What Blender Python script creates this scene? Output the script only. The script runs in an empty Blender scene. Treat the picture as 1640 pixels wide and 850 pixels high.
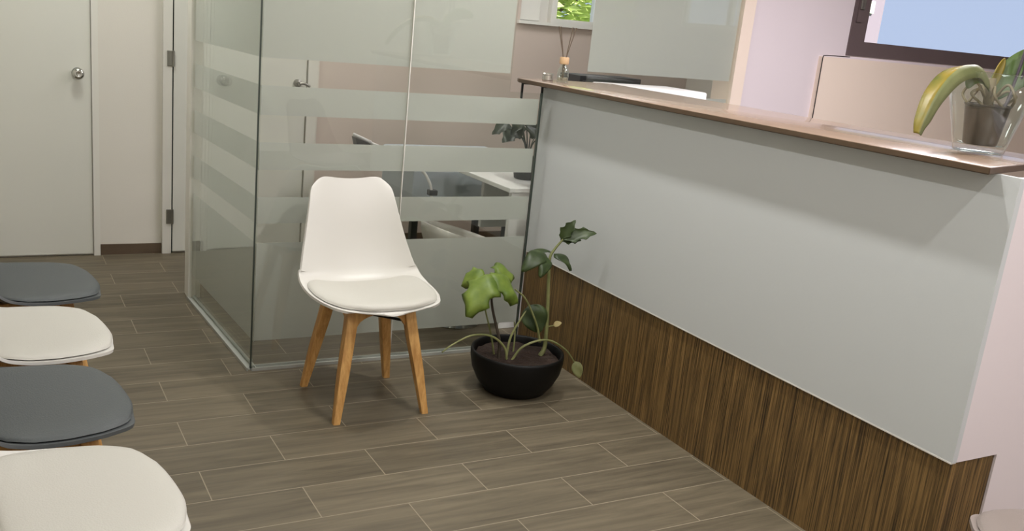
import bpy, bmesh, math, random
from mathutils import Vector, Matrix
C = bpy.context.scene.collection
SC = bpy.context.scene
PI = math.pi
random.seed(7)

# ------------------------------------------------------------------ camera
cd = bpy.data.cameras.new('camera')
cam = bpy.data.objects.new('camera', cd); C.objects.link(cam)
Rw = [(0.8887706463, -0.4495291312, 0.0895002709),      # camera right
      (-0.0390779934, -0.2688701098, -0.9623833823),    # camera down
      (0.4566833134, 0.8518406097, -0.2565305777)]      # camera forward
r, d, f = (Vector(v) for v in Rw)
m = Matrix.Identity(4)
for i in range(3):
    m[i][0] = r[i]; m[i][1] = -d[i]; m[i][2] = -f[i]
m.translation = Vector((0, 0, 1.558))
cam.matrix_world = m
cd.sensor_fit = 'HORIZONTAL'; cd.sensor_width = 36.0
cd.lens = 1494.4 / 1640 * 36.0
cd.shift_x = 68.45 / 1640; cd.shift_y = 7.46 / 1640
cd.clip_start = 0.05; cd.clip_end = 200
SC.camera = cam

# ------------------------------------------------------------------ light
SC.view_settings.view_transform = 'Standard'
SC.view_settings.look = 'None'
SC.view_settings.gamma = 1.0
SC.view_settings.use_curve_mapping = False
SC.view_settings.exposure = -0.38

def lin(c):
    return tuple(((x / 255 / 12.92) if x / 255 <= 0.04045 else ((x / 255 + 0.055) / 1.055) ** 2.4) for x in c)

w = bpy.data.worlds.new('sky'); SC.world = w; w.use_nodes = True
bg = w.node_tree.nodes['Background']
bg.inputs['Color'].default_value = (0.73, 0.86, 1.17, 1); bg.inputs['Strength'].default_value = 1.0

def area(name, loc, rot, sx, sy, power, col, disk=False):
    l = bpy.data.lights.new(name, 'AREA'); l.energy = power; l.color = col
    l.shape = 'DISK' if disk else 'RECTANGLE'; l.size = sx
    if not disk: l.size_y = sy
    o = bpy.data.objects.new(name, l); C.objects.link(o)
    o.location = loc; o.rotation_euler = rot
    return o
sun = bpy.data.lights.new('sun', 'SUN'); sun.energy = 20.0; sun.angle = 0.01; sun.color = (1, 0.96, 0.86)
so = bpy.data.objects.new('sun', sun); C.objects.link(so)
so.rotation_euler = Vector((-0.15, 0.62, -0.77)).to_track_quat('-Z', 'Y').to_euler()
CEIL = 2.6
WARM = (1.0, 0.985, 0.955)
for y in (0.3, 1.9, 3.4):
    area('ceiling_light', (0.98, y, CEIL - 0.03), (0, 0, 0), 0.10, 0, 11, WARM, True)
for y in (0.6, 2.0, 3.3):
    area('ceiling_light', (2.03, y, CEIL - 0.03), (0, 0, 0), 0.07, 0, 24, WARM, True)
area('hall_light', (0.5, 4.9, CEIL - 0.03), (0, 0, 0), 0.4, 0, 17, (0.97, 1.0, 0.97), True)
area('consulting_light_and_fill', (2.2, 5.1, CEIL - 0.03), (0, 0, 0), 0.6, 0, 19, (1, 0.98, 0.96), True)
area('consulting_light_and_fill', (3.6, 5.2, CEIL - 0.03), (0, 0, 0), 0.5, 0, 9, (0.96, 0.97, 1.0), True)  # added fill to brighten the glass behind the counter, no known fitting
area('reception_light', (4.2, 2.6, CEIL - 0.03), (0, 0, 0), 0.9, 0.9, 92, (0.97, 0.92, 0.99))
area('desk_end_fill', (3.0, -0.7, CEIL - 0.03), (0, 0, 0), 0.8, 0.8, 58, (1.0, 0.91, 0.95))  # added fill that lifts the desk end panel, no lamp known here
area('rear_fill', (0.9, -1.3, CEIL - 0.03), (0, 0, 0), 1.4, 1.0, 42, (0.95, 0.98, 1.0))  # added soft fill overhead behind the camera, not a room fitting

# ------------------------------------------------------------------ materials
def newmat(name):
    mt = bpy.data.materials.new(name); mt.use_nodes = True
    nt = mt.node_tree; return mt, nt, nt.nodes['Principled BSDF'], nt.nodes['Material Output']
def mat(name, col, rough=0.5, metal=0.0, bump=0.0, bscale=60, var=0.0, vscale=3.0, spec=0.5, trans=0.0, ior=1.45, coat=0.0):
    mt, nt, b, out = newmat(name)
    c = lin(col)
    b.inputs['Base Color'].default_value = (*c, 1); b.inputs['Roughness'].default_value = rough
    b.inputs['Metallic'].default_value = metal; b.inputs['Specular IOR Level'].default_value = spec
    b.inputs['Transmission Weight'].default_value = trans; b.inputs['IOR'].default_value = ior
    b.inputs['Coat Weight'].default_value = coat
    tc = nt.nodes.new('ShaderNodeTexCoord')
    if var:
        n = nt.nodes.new('ShaderNodeTexNoise'); n.inputs['Scale'].default_value = vscale; n.inputs['Detail'].default_value = 4
        nt.links.new(tc.outputs['Object'], n.inputs['Vector'])
        mx = nt.nodes.new('ShaderNodeMix'); mx.data_type = 'RGBA'
        mx.inputs[6].default_value = (*[max(0, x * (1 - var)) for x in c], 1)
        mx.inputs[7].default_value = (*[min(1, x * (1 + var)) for x in c], 1)
        nt.links.new(n.outputs['Fac'], mx.inputs[0]); nt.links.new(mx.outputs[2], b.inputs['Base Color'])
    if bump:
        n = nt.nodes.new('ShaderNodeTexNoise'); n.inputs['Scale'].default_value = bscale; n.inputs['Detail'].default_value = 3
        nt.links.new(tc.outputs['Object'], n.inputs['Vector'])
        bp = nt.nodes.new('ShaderNodeBump'); bp.inputs['Strength'].default_value = bump; bp.inputs['Distance'].default_value = 0.01
        nt.links.new(n.outputs['Fac'], bp.inputs['Height']); nt.links.new(bp.outputs['Normal'], b.inputs['Normal'])
    return mt

def mat_floor():
    mt, nt, b, out = newmat('wood_look_floor_tile')
    L = nt.links.new
    g = nt.nodes.new('ShaderNodeTexCoord')
    mp = nt.nodes.new('ShaderNodeMapping'); mp.vector_type = 'POINT'
    mp.inputs['Location'].default_value = (-0.907 + 60.0, -3.143 + 0.206 * 100, 0)
    L(g.outputs['Object'], mp.inputs['Vector'])
    br = nt.nodes.new('ShaderNodeTexBrick')
    br.offset = 0.5; br.offset_frequency = 2; br.squash = 1.0
    br.inputs['Scale'].default_value = 1.0; br.inputs['Mortar Size'].default_value = 0.0022
    br.inputs['Mortar Smooth'].default_value = 0.3
    br.inputs['Bias'].default_value = 0.0; br.inputs['Brick Width'].default_value = 0.6; br.inputs['Row Height'].default_value = 0.206
    br.inputs['Color1'].default_value = (0, 0, 0, 1); br.inputs['Color2'].default_value = (1, 1, 1, 1); br.inputs['Mortar'].default_value = (0.5, 0.5, 0.5, 1)
    L(mp.outputs['Vector'], br.inputs['Vector'])
    # grain: noise stretched along the plank, shifted per plank
    m2 = nt.nodes.new('ShaderNodeMapping'); m2.inputs['Scale'].default_value = (2.2, 26.0, 1.0)
    L(g.outputs['Object'], m2.inputs['Vector'])
    ad = nt.nodes.new('ShaderNodeVectorMath'); ad.operation = 'ADD'
    sc = nt.nodes.new('ShaderNodeVectorMath'); sc.operation = 'SCALE'; sc.inputs['Scale'].default_value = 9.0
    L(br.outputs['Color'], sc.inputs[0]); L(m2.outputs['Vector'], ad.inputs[0]); L(sc.outputs['Vector'], ad.inputs[1])
    n1 = nt.nodes.new('ShaderNodeTexNoise'); n1.inputs['Scale'].default_value = 1.0; n1.inputs['Detail'].default_value = 6; n1.inputs['Roughness'].default_value = 0.62; n1.inputs['Distortion'].default_value = 0.6
    L(ad.outputs['Vector'], n1.inputs['Vector'])
    rp = nt.nodes.new('ShaderNodeValToRGB')
    e = rp.color_ramp.elements
    e[0].position = 0.28; e[0].color = (*lin((82, 74, 60)), 1)
    e[1].position = 0.74; e[1].color = (*lin((116, 106, 87)), 1)
    L(n1.outputs['Fac'], rp.inputs['Fac'])
    hv = nt.nodes.new('ShaderNodeHueSaturation')
    mr = nt.nodes.new('ShaderNodeMapRange'); mr.inputs['To Min'].default_value = 0.91; mr.inputs['To Max'].default_value = 1.08
    L(br.outputs['Color'], mr.inputs['Value']); L(mr.outputs['Result'], hv.inputs['Value']); L(rp.outputs['Color'], hv.inputs['Color'])
    mx = nt.nodes.new('ShaderNodeMix'); mx.data_type = 'RGBA'
    mx.inputs[7].default_value = (*lin((143, 133, 113)), 1)
    L(br.outputs['Fac'], mx.inputs[0]); L(hv.outputs['Color'], mx.inputs[6]); L(mx.outputs[2], b.inputs['Base Color'])
    b.inputs['Roughness'].default_value = 0.5; b.inputs['Specular IOR Level'].default_value = 0.35
    bp = nt.nodes.new('ShaderNodeBump'); bp.inputs['Strength'].default_value = 0.25; bp.inputs['Distance'].default_value = 0.004
    L(n1.outputs['Fac'], bp.inputs['Height']); L(bp.outputs['Normal'], b.inputs['Normal'])
    return mt

def mat_streak(name, dark, light, sx=130, sz=2.2, rough=0.5, bump=0.3):
    # vertical wood grain: noise stretched along z
    mt, nt, b, out = newmat(name); L = nt.links.new
    g = nt.nodes.new('ShaderNodeTexCoord')
    mp = nt.nodes.new('ShaderNodeMapping'); mp.inputs['Scale'].default_value = (sx, sx, sz)
    L(g.outputs['Object'], mp.inputs['Vector'])
    n = nt.nodes.new('ShaderNodeTexNoise'); n.inputs['Scale'].default_value = 1.0; n.inputs['Detail'].default_value = 5; n.inputs['Roughness'].default_value = 0.7; n.inputs['Distortion'].default_value = 0.25
    L(mp.outputs['Vector'], n.inputs['Vector'])
    rp = nt.nodes.new('ShaderNodeValToRGB'); e = rp.color_ramp.elements
    e[0].position = 0.37; e[0].color = (*lin(dark), 1); e[1].position = 0.64; e[1].color = (*lin(light), 1)
    L(n.outputs['Fac'], rp.inputs['Fac']); L(rp.outputs['Color'], b.inputs['Base Color'])
    b.inputs['Roughness'].default_value = rough
    bp = nt.nodes.new('ShaderNodeBump'); bp.inputs['Strength'].default_value = bump; bp.inputs['Distance'].default_value = 0.002
    L(n.outputs['Fac'], bp.inputs['Height']); L(bp.outputs['Normal'], b.inputs['Normal'])
    return mt

def mat_pane(name, tint=(0.95, 0.955, 0.94), refl=1.0):
    mt, nt, b, out = newmat(name); L = nt.links.new
    nt.nodes.remove(b)
    lw = nt.nodes.new('ShaderNodeLayerWeight'); lw.inputs['Blend'].default_value = 0.5
    pw = nt.nodes.new('ShaderNodeMath'); pw.operation = 'POWER'; pw.inputs[1].default_value = 5.0
    L(lw.outputs['Facing'], pw.inputs[0])
    ma = nt.nodes.new('ShaderNodeMath'); ma.operation = 'MULTIPLY_ADD'; ma.inputs[1].default_value = 0.93 * refl; ma.inputs[2].default_value = 0.05 * refl
    L(pw.outputs[0], ma.inputs[0])
    tr = nt.nodes.new('ShaderNodeBsdfTransparent'); tr.inputs['Color'].default_value = (*tint, 1)
    gl = nt.nodes.new('ShaderNodeBsdfGlossy'); gl.inputs['Roughness'].default_value = 0.0; gl.inputs['Color'].default_value = (0.95, 1, 0.97, 1)
    mx = nt.nodes.new('ShaderNodeMixShader')
    L(ma.outputs[0], mx.inputs[0]); L(tr.outputs[0], mx.inputs[1]); L(gl.outputs[0], mx.inputs[2]); L(mx.outputs[0], out.inputs['Surface'])
    return mt

def mat_film(name):
    # etched window film: mostly scatters, lets a little straight through
    mt, nt, b, out = newmat(name); L = nt.links.new
    nt.nodes.remove(b)
    df = nt.nodes.new('ShaderNodeBsdfDiffuse'); df.inputs['Color'].default_value = (*lin((213, 215, 211)), 1)
    tl = nt.nodes.new('ShaderNodeBsdfTranslucent'); tl.inputs['Color'].default_value = (*lin((236, 238, 234)), 1)
    tr = nt.nodes.new('ShaderNodeBsdfTransparent'); tr.inputs['Color'].default_value = (0.94, 0.95, 0.94, 1)
    m1 = nt.nodes.new('ShaderNodeMixShader'); m1.inputs[0].default_value = 0.5
    m2 = nt.nodes.new('ShaderNodeMixShader'); m2.inputs[0].default_value = 0.16
    L(df.outputs[0], m1.inputs[1]); L(tl.outputs[0], m1.inputs[2]); L(m1.outputs[0], m2.inputs[1]); L(tr.outputs[0], m2.inputs[2])
    L(m2.outputs[0], out.inputs['Surface'])
    return mt

def mat_leaf(name, c1, c2, rough=0.42, scale=14):
    mt, nt, b, out = newmat(name); L = nt.links.new
    g = nt.nodes.new('ShaderNodeTexCoord')
    n = nt.nodes.new('ShaderNodeTexNoise'); n.inputs['Scale'].default_value = scale; n.inputs['Detail'].default_value = 3
    L(g.outputs['Object'], n.inputs['Vector'])
    rp = nt.nodes.new('ShaderNodeValToRGB'); e = rp.color_ramp.elements
    e[0].position = 0.35; e[0].color = (*lin(c1), 1); e[1].position = 0.65; e[1].color = (*lin(c2), 1)
    L(n.outputs['Fac'], rp.inputs['Fac']); L(rp.outputs['Color'], b.inputs['Base Color'])
    b.inputs['Roughness'].default_value = rough
    tl = nt.nodes.new('ShaderNodeBsdfTranslucent'); L(rp.outputs['Color'], tl.inputs['Color'])
    mx = nt.nodes.new('ShaderNodeMixShader'); mx.inputs[0].default_value = 0.25
    L(b.outputs[0], mx.inputs[1]); L(tl.outputs[0], mx.inputs[2]); L(mx.outputs[0], out.inputs['Surface'])
    return mt

M = {}
M['floor'] = mat_floor()
M['wall'] = mat('off_white_paint', (218, 213, 202), 0.7, bump=0.06, bscale=160)
M['wall_pink'] = mat('pale_blush_paint', (222, 211, 214), 0.7, bump=0.06, bscale=160)
M['wall_tan'] = mat('dusty_beige_paint', (206, 191, 179), 0.7, bump=0.06, bscale=160)
M['ledge'] = mat('beige_paint', (236, 219, 203), 0.7, bump=0.06, bscale=160)
M['ceiling'] = mat('ceiling_paint', (232, 230, 224), 0.8, bump=0.05)
M['door'] = mat('white_door_lacquer', (217, 216, 206), 0.38, bump=0.03, bscale=30)
M['casing'] = mat('white_casing_lacquer', (221, 218, 208), 0.4)
M['skirting'] = mat('brown_skirting_tile', (92, 76, 60), 0.5, var=0.15, vscale=12)
M['chrome'] = mat('chrome', (200, 200, 196), 0.12, 1.0)
M['steel'] = mat('brushed_steel', (150, 148, 140), 0.35, 0.9)
M['alu'] = mat('aluminium_channel', (176, 178, 172), 0.4, 0.25)
M['seal'] = mat('dark_glass_edge', (52, 60, 54), 0.3)
M['pane'] = mat_pane('clear_glass_pane')
M['window_pane'] = mat_pane('window_glass', (0.95, 0.97, 0.98), 0.7)
M['film'] = mat_film('frosted_film')
M['bronze'] = mat('dark_brown_window_frame', (98, 84, 84), 0.42, bump=0.05)
M['white_frame'] = mat('white_window_frame', (228, 226, 218), 0.4)
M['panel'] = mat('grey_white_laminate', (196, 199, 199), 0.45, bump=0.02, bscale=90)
M['panel_end_lit'] = mat('laminate_end_lit', (222, 212, 213), 0.45, bump=0.02, bscale=90)  # same laminate as the front; brighter pinkish light put into the colour
M['trim_strip'] = mat('pale_edge_strip', (216, 212, 204), 0.45)
M['zebra'] = mat_streak('streaked_wood_laminate', (42, 30, 13), (138, 108, 63), sx=210, sz=3.5)
M['counter'] = mat('brown_counter_top', (146, 124, 108), 0.22, var=0.16, vscale=9, coat=0.3)
M['edge'] = mat('dark_wood_edge', (84, 67, 50), 0.4, var=0.2, vscale=20)
M['shell_w'] = mat('white_plastic_shell', (203, 200, 193), 0.35)
M['pad_w'] = mat('white_leatherette', (190, 187, 178), 0.5, bump=0.12, bscale=240)
M['shell_g'] = mat('grey_plastic_shell', (74, 77, 78), 0.45)
M['pad_g'] = mat('grey_leatherette', (76, 80, 80), 0.55, bump=0.15, bscale=240)
M['shell_t'] = mat('taupe_plastic_shell', (140, 129, 123), 0.45)
M['pad_t'] = mat('taupe_leatherette', (138, 127, 121), 0.55, bump=0.15, bscale=240)
M['beech'] = mat_streak('beech_wood', (172, 124, 66), (208, 162, 98), sx=60, sz=4, rough=0.45, bump=0.1)
M['black_metal'] = mat('black_metal', (34, 34, 34), 0.4, 0.5)
M['pot'] = mat('black_ceramic', (15, 14, 13), 0.5, bump=0.04, bscale=30, spec=0.25)
M['soil'] = mat('dark_soil', (48, 34, 26), 0.95, bump=0.9, bscale=70, var=0.4, vscale=40)
M['leaf_bright'] = mat_leaf('bright_green_leaf', (92, 116, 42), (130, 150, 64))
M['leaf_dark'] = mat_leaf('dark_green_leaf', (44, 58, 30), (68, 84, 42))
M['stem'] = mat_leaf('pale_green_stem', (128, 134, 84), (160, 160, 108))
M['bud'] = mat('dried_bud', (176, 160, 112), 0.7)
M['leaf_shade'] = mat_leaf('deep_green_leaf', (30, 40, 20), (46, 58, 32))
M['stem_dark'] = mat('dark_plant_stem', (66, 58, 48), 0.6)
M['stem_purple'] = mat('dark_orchid_stem', (66, 58, 66), 0.5)
M['leaf_yellow'] = mat_leaf('yellowing_leaf', (104, 108, 44), (166, 138, 46), scale=9)
M['orchid_green'] = mat_leaf('orchid_green_leaf', (70, 92, 48), (96, 120, 66), scale=9)
M['leaf_pale'] = mat_leaf('pale_olive_leaf', (112, 118, 74), (140, 144, 100), scale=9)
M['root'] = mat('orchid_root', (112, 100, 76), 0.7, var=0.2, vscale=40)
M['vase'] = mat_pane('vase_glass', (0.95, 0.975, 0.965), 1.3)
M['grow_pot'] = mat('brown_translucent_pot', (60, 52, 45), 0.35, var=0.2, vscale=25)
M['bark'] = mat('bark_mix', (88, 70, 54), 0.9, bump=0.8, bscale=90, var=0.4, vscale=60)
M['cork'] = mat('pale_wood_cap', (206, 172, 132), 0.6, var=0.1, vscale=30)
M['reed'] = mat('brown_reed', (98, 82, 66), 0.7)
M['tin'] = mat('silver_tin', (206, 204, 198), 0.25, 0.9)
M['oil'] = mat('pale_oil', (228, 216, 196), 0.1, trans=0.7)
M['white_plastic'] = mat('white_plastic', (238, 236, 234), 0.4)
M['black_plastic'] = mat('dark_grey_plastic', (54, 54, 56), 0.45)
M['blue_grey'] = mat('blue_grey_laminate', (176, 184, 190), 0.45)
M['white_lam'] = mat('white_laminate', (224, 224, 220), 0.4)
M['clay_grey'] = mat('charcoal_pot', (52, 50, 48), 0.6)
M['grass'] = mat('grass', (92, 120, 58), 0.9, var=0.3, vscale=2)
M['tree_leaf'] = mat_leaf('sunny_tree_leaf', (190, 206, 122), (226, 234, 166), scale=3)
M['tree_bark'] = mat('tree_bark', (96, 82, 64), 0.9, bump=0.6, bscale=20)
M['facade'] = mat('pale_pink_render', (138, 124, 136), 0.8)
M['cable'] = mat('black_cable', (46, 40, 36), 0.6)

# ------------------------------------------------------------------ helpers
def bx(bm, x0, x1, y0, y1, z0, z1, bev=0.0):
    vs = [bm.verts.new((x, y, z)) for z in (z0, z1) for (x, y) in ((x0, y0), (x1, y0), (x1, y1), (x0, y1))]
    fs = [(3, 2, 1, 0), (4, 5, 6, 7), (0, 1, 5, 4), (1, 2, 6, 5), (2, 3, 7, 6), (3, 0, 4, 7)]
    faces = [bm.faces.new([vs[i] for i in q]) for q in fs]
    if bev:
        es = set(e for fc in faces for e in fc.edges)
        bmesh.ops.bevel(bm, geom=list(es), offset=bev, segments=2, profile=0.5, affect='EDGES')
def prism(bm, poly, z0, z1, bev=0.0):
    n = len(poly)
    lo = [bm.verts.new((x, y, z0)) for x, y in poly]; hi = [bm.verts.new((x, y, z1)) for x, y in poly]
    faces = [bm.faces.new(lo[::-1]), bm.faces.new(hi)]
    for i in range(n):
        faces.append(bm.faces.new((lo[i], lo[(i + 1) % n], hi[(i + 1) % n], hi[i])))
    if bev:
        es = set(e for fc in faces for e in fc.edges)
        bmesh.ops.bevel(bm, geom=list(es), offset=bev, segments=2, profile=0.5, affect='EDGES')
def tube(bm, pts, rad, seg=8, cap=True):
    pts = [Vector(p) for p in pts]; n = len(pts)
    if not isinstance(rad, (list, tuple)): rad = [rad] * n
    rings = []; prev = None
    for i, p in enumerate(pts):
        t = (pts[min(i + 1, n - 1)] - pts[max(i - 1, 0)]).normalized()
        if prev is None:
            a = Vector((0, 0, 1)) if abs(t.z) < 0.9 else Vector((1, 0, 0))
            u = t.cross(a).normalized()
        else:
            u = (prev - t * prev.dot(t)).normalized()
        prev = u; v = t.cross(u)
        rings.append([bm.verts.new(p + (u * math.cos(2 * PI * k / seg) + v * math.sin(2 * PI * k / seg)) * rad[i]) for k in range(seg)])
    for i in range(n - 1):
        for k in range(seg):
            bm.faces.new((rings[i][k], rings[i][(k + 1) % seg], rings[i + 1][(k + 1) % seg], rings[i + 1][k]))
    if cap:
        bm.faces.new(rings[0][::-1]); bm.faces.new(rings[-1])
def spline(pts, n=14):
    pts = [Vector(p) for p in pts]; out = []
    P = [pts[0] * 2 - pts[1]] + pts + [pts[-1] * 2 - pts[-2]]
    for i in range(1, len(P) - 2):
        for k in range(n):
            t = k / n
            a, b, c, e = P[i - 1], P[i], P[i + 1], P[i + 2]
            out.append(0.5 * ((2 * b) + (c - a) * t + (2 * a - 5 * b + 4 * c - e) * t * t + (3 * b - a - 3 * c + e) * t ** 3))
    out.append(pts[-1]); return out
def lathe(bm, prof, cx=0, cy=0, seg=32, close=False):
    rings = []
    for (rr, z) in prof:
        if rr < 1e-5: rings.append([bm.verts.new((cx, cy, z))])
        else: rings.append([bm.verts.new((cx + rr * math.cos(2 * PI * k / seg), cy + rr * math.sin(2 * PI * k / seg), z)) for k in range(seg)])
    pairs = list(zip(rings[:-1], rings[1:]))
    if close: pairs.append((rings[-1], rings[0]))
    for a, b in pairs:
        for k in range(seg):
            k2 = (k + 1) % seg
            if len(a) == 1 and len(b) == 1: continue
            if len(a) == 1: bm.faces.new((a[0], b[k2], b[k]))
            elif len(b) == 1: bm.faces.new((a[k], a[k2], b[0]))
            else: bm.faces.new((a[k], a[k2], b[k2], b[k]))
def obj(name, bm, material, parent=None, smooth=False, loc=None):
    bmesh.ops.recalc_face_normals(bm, faces=bm.faces[:])
    me = bpy.data.meshes.new(name); bm.to_mesh(me); bm.free()
    me.materials.append(material)
    if smooth:
        for p in me.polygons: p.use_smooth = True
        if smooth == 'auto': me.set_sharp_from_angle(angle=0.6)
    o = bpy.data.objects.new(name, me); C.objects.link(o)
    if loc: o.location = loc
    if parent: o.parent = parent
    return o
def box(name, material, parent, *a, bev=0.0):
    bm = bmesh.new(); bx(bm, *a, bev=bev); return obj(name, bm, material, parent, smooth='auto' if bev else False)
def struct(name, bm, material, parent=None):
    o = obj(name, bm, material, parent)
    if not parent: o['kind'] = 'structure'
    return o
def sbox(name, material, *a, parent=None, bev=0.0):
    bm = bmesh.new(); bx(bm, *a, bev=bev); return struct(name, bm, material, parent)
def thing(name, label, cat, loc=(0, 0, 0), rz=0, group=None):
    o = bpy.data.objects.new(name, None); C.objects.link(o)
    o.location = loc; o.rotation_euler = (0, 0, rz); o.empty_display_size = 0.1
    return tag(o, label, cat, group)
def tag(o, label, cat, group=None):
    o['label'] = label; o['category'] = cat
    if group: o['group'] = group
    return o

# ------------------------------------------------------------------ setting
XL, XR, YF, YD, YB = -0.36, 8.4, -2.4, 5.85, 4.5
bm = bmesh.new(); prism(bm, [(XL - .1, YF - .1), (XR + .1, YF - .1), (XR + .1, YD + .35), (XL - .1, YD + .35)], -0.1, 0); struct('floor', bm, M['floor'])
sbox('ceiling', M['ceiling'], XL - .1, XR + .1, YF - .1, YD + .35, CEIL, CEIL + .12)
sbox('wall_left', M['wall'], XL - .1, XL, YF - .1, YD + .35, 0, CEIL)
sbox('wall_front', M['wall'], XL, XR, YF - .1, YF, 0, CEIL)
def wall_with_hole(name, material, x0, x1, y0, y1, hx0, hx1, hz0, hz1, axis='x'):
    bm = bmesh.new()
    def b(u0, u1, z0, z1):
        if u1 - u0 < 1e-4 or z1 - z0 < 1e-4: return
        if axis == 'x': bx(bm, u0, u1, y0, y1, z0, z1)
        else: bx(bm, x0, x1, u0, u1, z0, z1)
    a0, a1 = (x0, x1) if axis == 'x' else (y0, y1)
    b(a0, hx0, 0, CEIL); b(hx1, a1, 0, CEIL); b(hx0, hx1, 0, hz0); b(hx0, hx1, hz1, CEIL)
    return struct(name, bm, material)
# door wall: plain part, then the blush part with the garden window
sbox('wall_back', M['wall'], XL, 1.92, YD, YD + .3, 0, CEIL)
wall_with_hole('wall_consulting', M['wall_tan'], 1.92, 5.0, YD, YD + .3, 3.352, 4.75, 1.60, 2.35)
# reception back wall with the brown window, and the wall closing off the consulting room
wall_with_hole('wall_reception', M['wall_pink'], 4.205, XR, YB, YB + .16, 5.06, 8.0, 1.566, 2.5)
sbox('wall_side', M['wall'], 4.9, 5.0, YB + .16, YD, 0, CEIL)
wall_with_hole('wall_right', M['wall_pink'], XR, XR + .1, YF, YB + .16, -1.3, 0.5, 1.75, 2.45, axis='y')
# high window in the right wall
bm = bmesh.new()
bx(bm, XR + .02, XR + .08, -1.3, -1.25, 1.75, 2.45); bx(bm, XR + .02, XR + .08, .45, .5, 1.75, 2.45)
bx(bm, XR + .02, XR + .08, -1.25, .45, 1.75, 1.80); bx(bm, XR + .02, XR + .08, -1.25, .45, 2.40, 2.45); bx(bm, XR + .02, XR + .08, -.45, -.38, 1.80, 2.40)
struct('window_3', bm, M['white_frame'])
# door 1 with casing, knob
dr = sbox('door_1', M['door'], XL + .02, 0.556, YD - .02, YD + .02, 0.012, 2.08)
bm = bmesh.new()
bx(bm, .562, .598, YD - .03, YD, 0, 2.13); bx(bm, XL, .598, YD - .03, YD, 2.09, 2.14)
struct('trim_1', bm, M['casing'])
bm = bmesh.new()
prof = [(0, .0), (.030, .0), (.032, .006), (.016, .012), (.012, .03), (.020, .036), (.030, .046), (.0325, .058), (.029, .068), (.017, .073), (.012, .071), (0, .071)]
lathe(bm, prof, seg=28)
kn = obj('door_knob', bm, M['chrome'], dr, smooth=True, loc=(0.487, YD - .02, 1.075)); kn.rotation_euler = (PI / 2, 0, 0)
kn['label'] = 'round chrome door knob'
# door 2 with casing and hinges
d2 = sbox('door_2', M['door'], 1.018, 1.83, YD - .02, YD + .02, 0.012, 2.08)
bm = bmesh.new()
bx(bm, .955, 1.008, YD - .03, YD, 0, 2.13); bx(bm, 1.84, 1.90, YD - .03, YD, 0, 2.13); bx(bm, .955, 1.90, YD - .03, YD, 2.09, 2.14)
struct('trim_2', bm, M['casing'])
bm = bmesh.new(); bx(bm, 1.008, 1.018, YD - .012, YD, 0, 2.09); struct('trim_3', bm, M['seal'])
for z in (0.235, 1.19, 1.9):
    bm = bmesh.new(); bx(bm, .978, 1.012, YD - .036, YD - .028, z - .045, z + .045, bev=.002)
    tube(bm, [(1.014, YD - .036, z - .046), (1.014, YD - .036, z + .046)], .0065, 10)
    obj('door_hinge', bm, M['steel'], d2)
bm = bmesh.new(); lathe(bm, [(0, 0), (.026, 0), (.026, .008), (.011, .012), (.011, .04), (0, .04)], seg=20)
h2 = obj('door_handle', bm, M['steel'], d2, smooth='auto', loc=(1.775, YD - .02, 1.085)); h2.rotation_euler = (PI / 2, 0, 0)
bm = bmesh.new(); tube(bm, spline([(1.775, YD - .06, 1.085), (1.81, YD - .06, 1.087), (1.845, YD - .058, 1.07)], 6), .009, 8); obj('lever', bm, M['steel'], h2, smooth=True)
bpy.data.objects['lever'].matrix_parent_inverse = h2.matrix_basis.inverted()
# skirtings
sbox('baseboard_back', M['skirting'], .600, .953, YD - .014, YD, 0, .062)
sbox('baseboard_consulting', M['skirting'], 1.92, 4.9, YD - .014, YD, 0, .09)
sbox('baseboard_left', M['skirting'], XL, XL + .014, YF, YD - .03, 0, .075)
# glass-wall jamb post at the end of the side pane and white post at the reception glass
sbox('trim_4', M['casing'], .936, .998, 4.885, 4.985, 0, CEIL)
sbox('trim_5', M['ledge'], 4.115, 4.205, YB - .02, YB + .16, 0, CEIL)
# beige boxed-in ledge below the brown window
sbox('trim_6', M['ledge'], 4.825, XR, YB - .035, YB, 0, 1.545)
# garden window (white): fixed pale panel on the left, glazed sash on the right
bm = bmesh.new()
fy0, fy1 = YD + .02, YD + .08
bx(bm, 3.615, 3.66, fy0, fy1, 1.60, 2.35); bx(bm, 4.70, 4.75, fy0, fy1, 1.60, 2.35); bx(bm, 3.66, 4.70, fy0, fy1, 1.60, 1.632); bx(bm, 3.66, 4.70, fy0, fy1, 2.30, 2.35); bx(bm, 3.985, 4.02, fy0, fy1, 1.632, 2.30)
bx(bm, 3.352, 3.615, fy0 + .05, fy1 + .02, 1.60, 2.35)
w1 = struct('window_1', bm, M['white_frame'])
box('window_pane', M['window_pane'], w1, 3.66, 4.70, fy0 + .025, fy0 + .031, 1.632, 2.30)
bm = bmesh.new(); bx(bm, 3.354, 3.515, fy0 - .01, fy0 + .0495, 1.602, 2.348, bev=.003); obj('side_panel', bm, M['white_frame'], w1)
bm = bmesh.new(); bx(bm, 3.33, 4.77, YD - .03, YD + .02, 1.578, 1.60); obj('window_sill', bm, M['white_frame'], w1)
# brown reception window
bm = bmesh.new()
gy0, gy1 = YB - .01, YB + .06
bx(bm, 5.06, 5.20, gy0, gy1, 1.566, 2.5); bx(bm, 7.86, 8.0, gy0, gy1, 1.566, 2.5); bx(bm, 5.20, 7.86, gy0, gy1, 1.566, 1.66); bx(bm, 5.20, 7.86, gy0, gy1, 2.4, 2.5)
bx(bm, 5.085, 5.13, gy0 - .012, gy0, 1.78, 2.5)
w2 = struct('window_2', bm, M['bronze'])
box('window_pane', M['window_pane'], w2, 5.20, 7.86, gy0 + .03, gy0 + .036, 1.66, 2.4)
bm = bmesh.new(); bx(bm, 5.09, 5.125, gy0 - .024, gy0 - .012, 1.86, 1.96, bev=.003); obj('window_latch', bm, M['steel'], w2)

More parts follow.
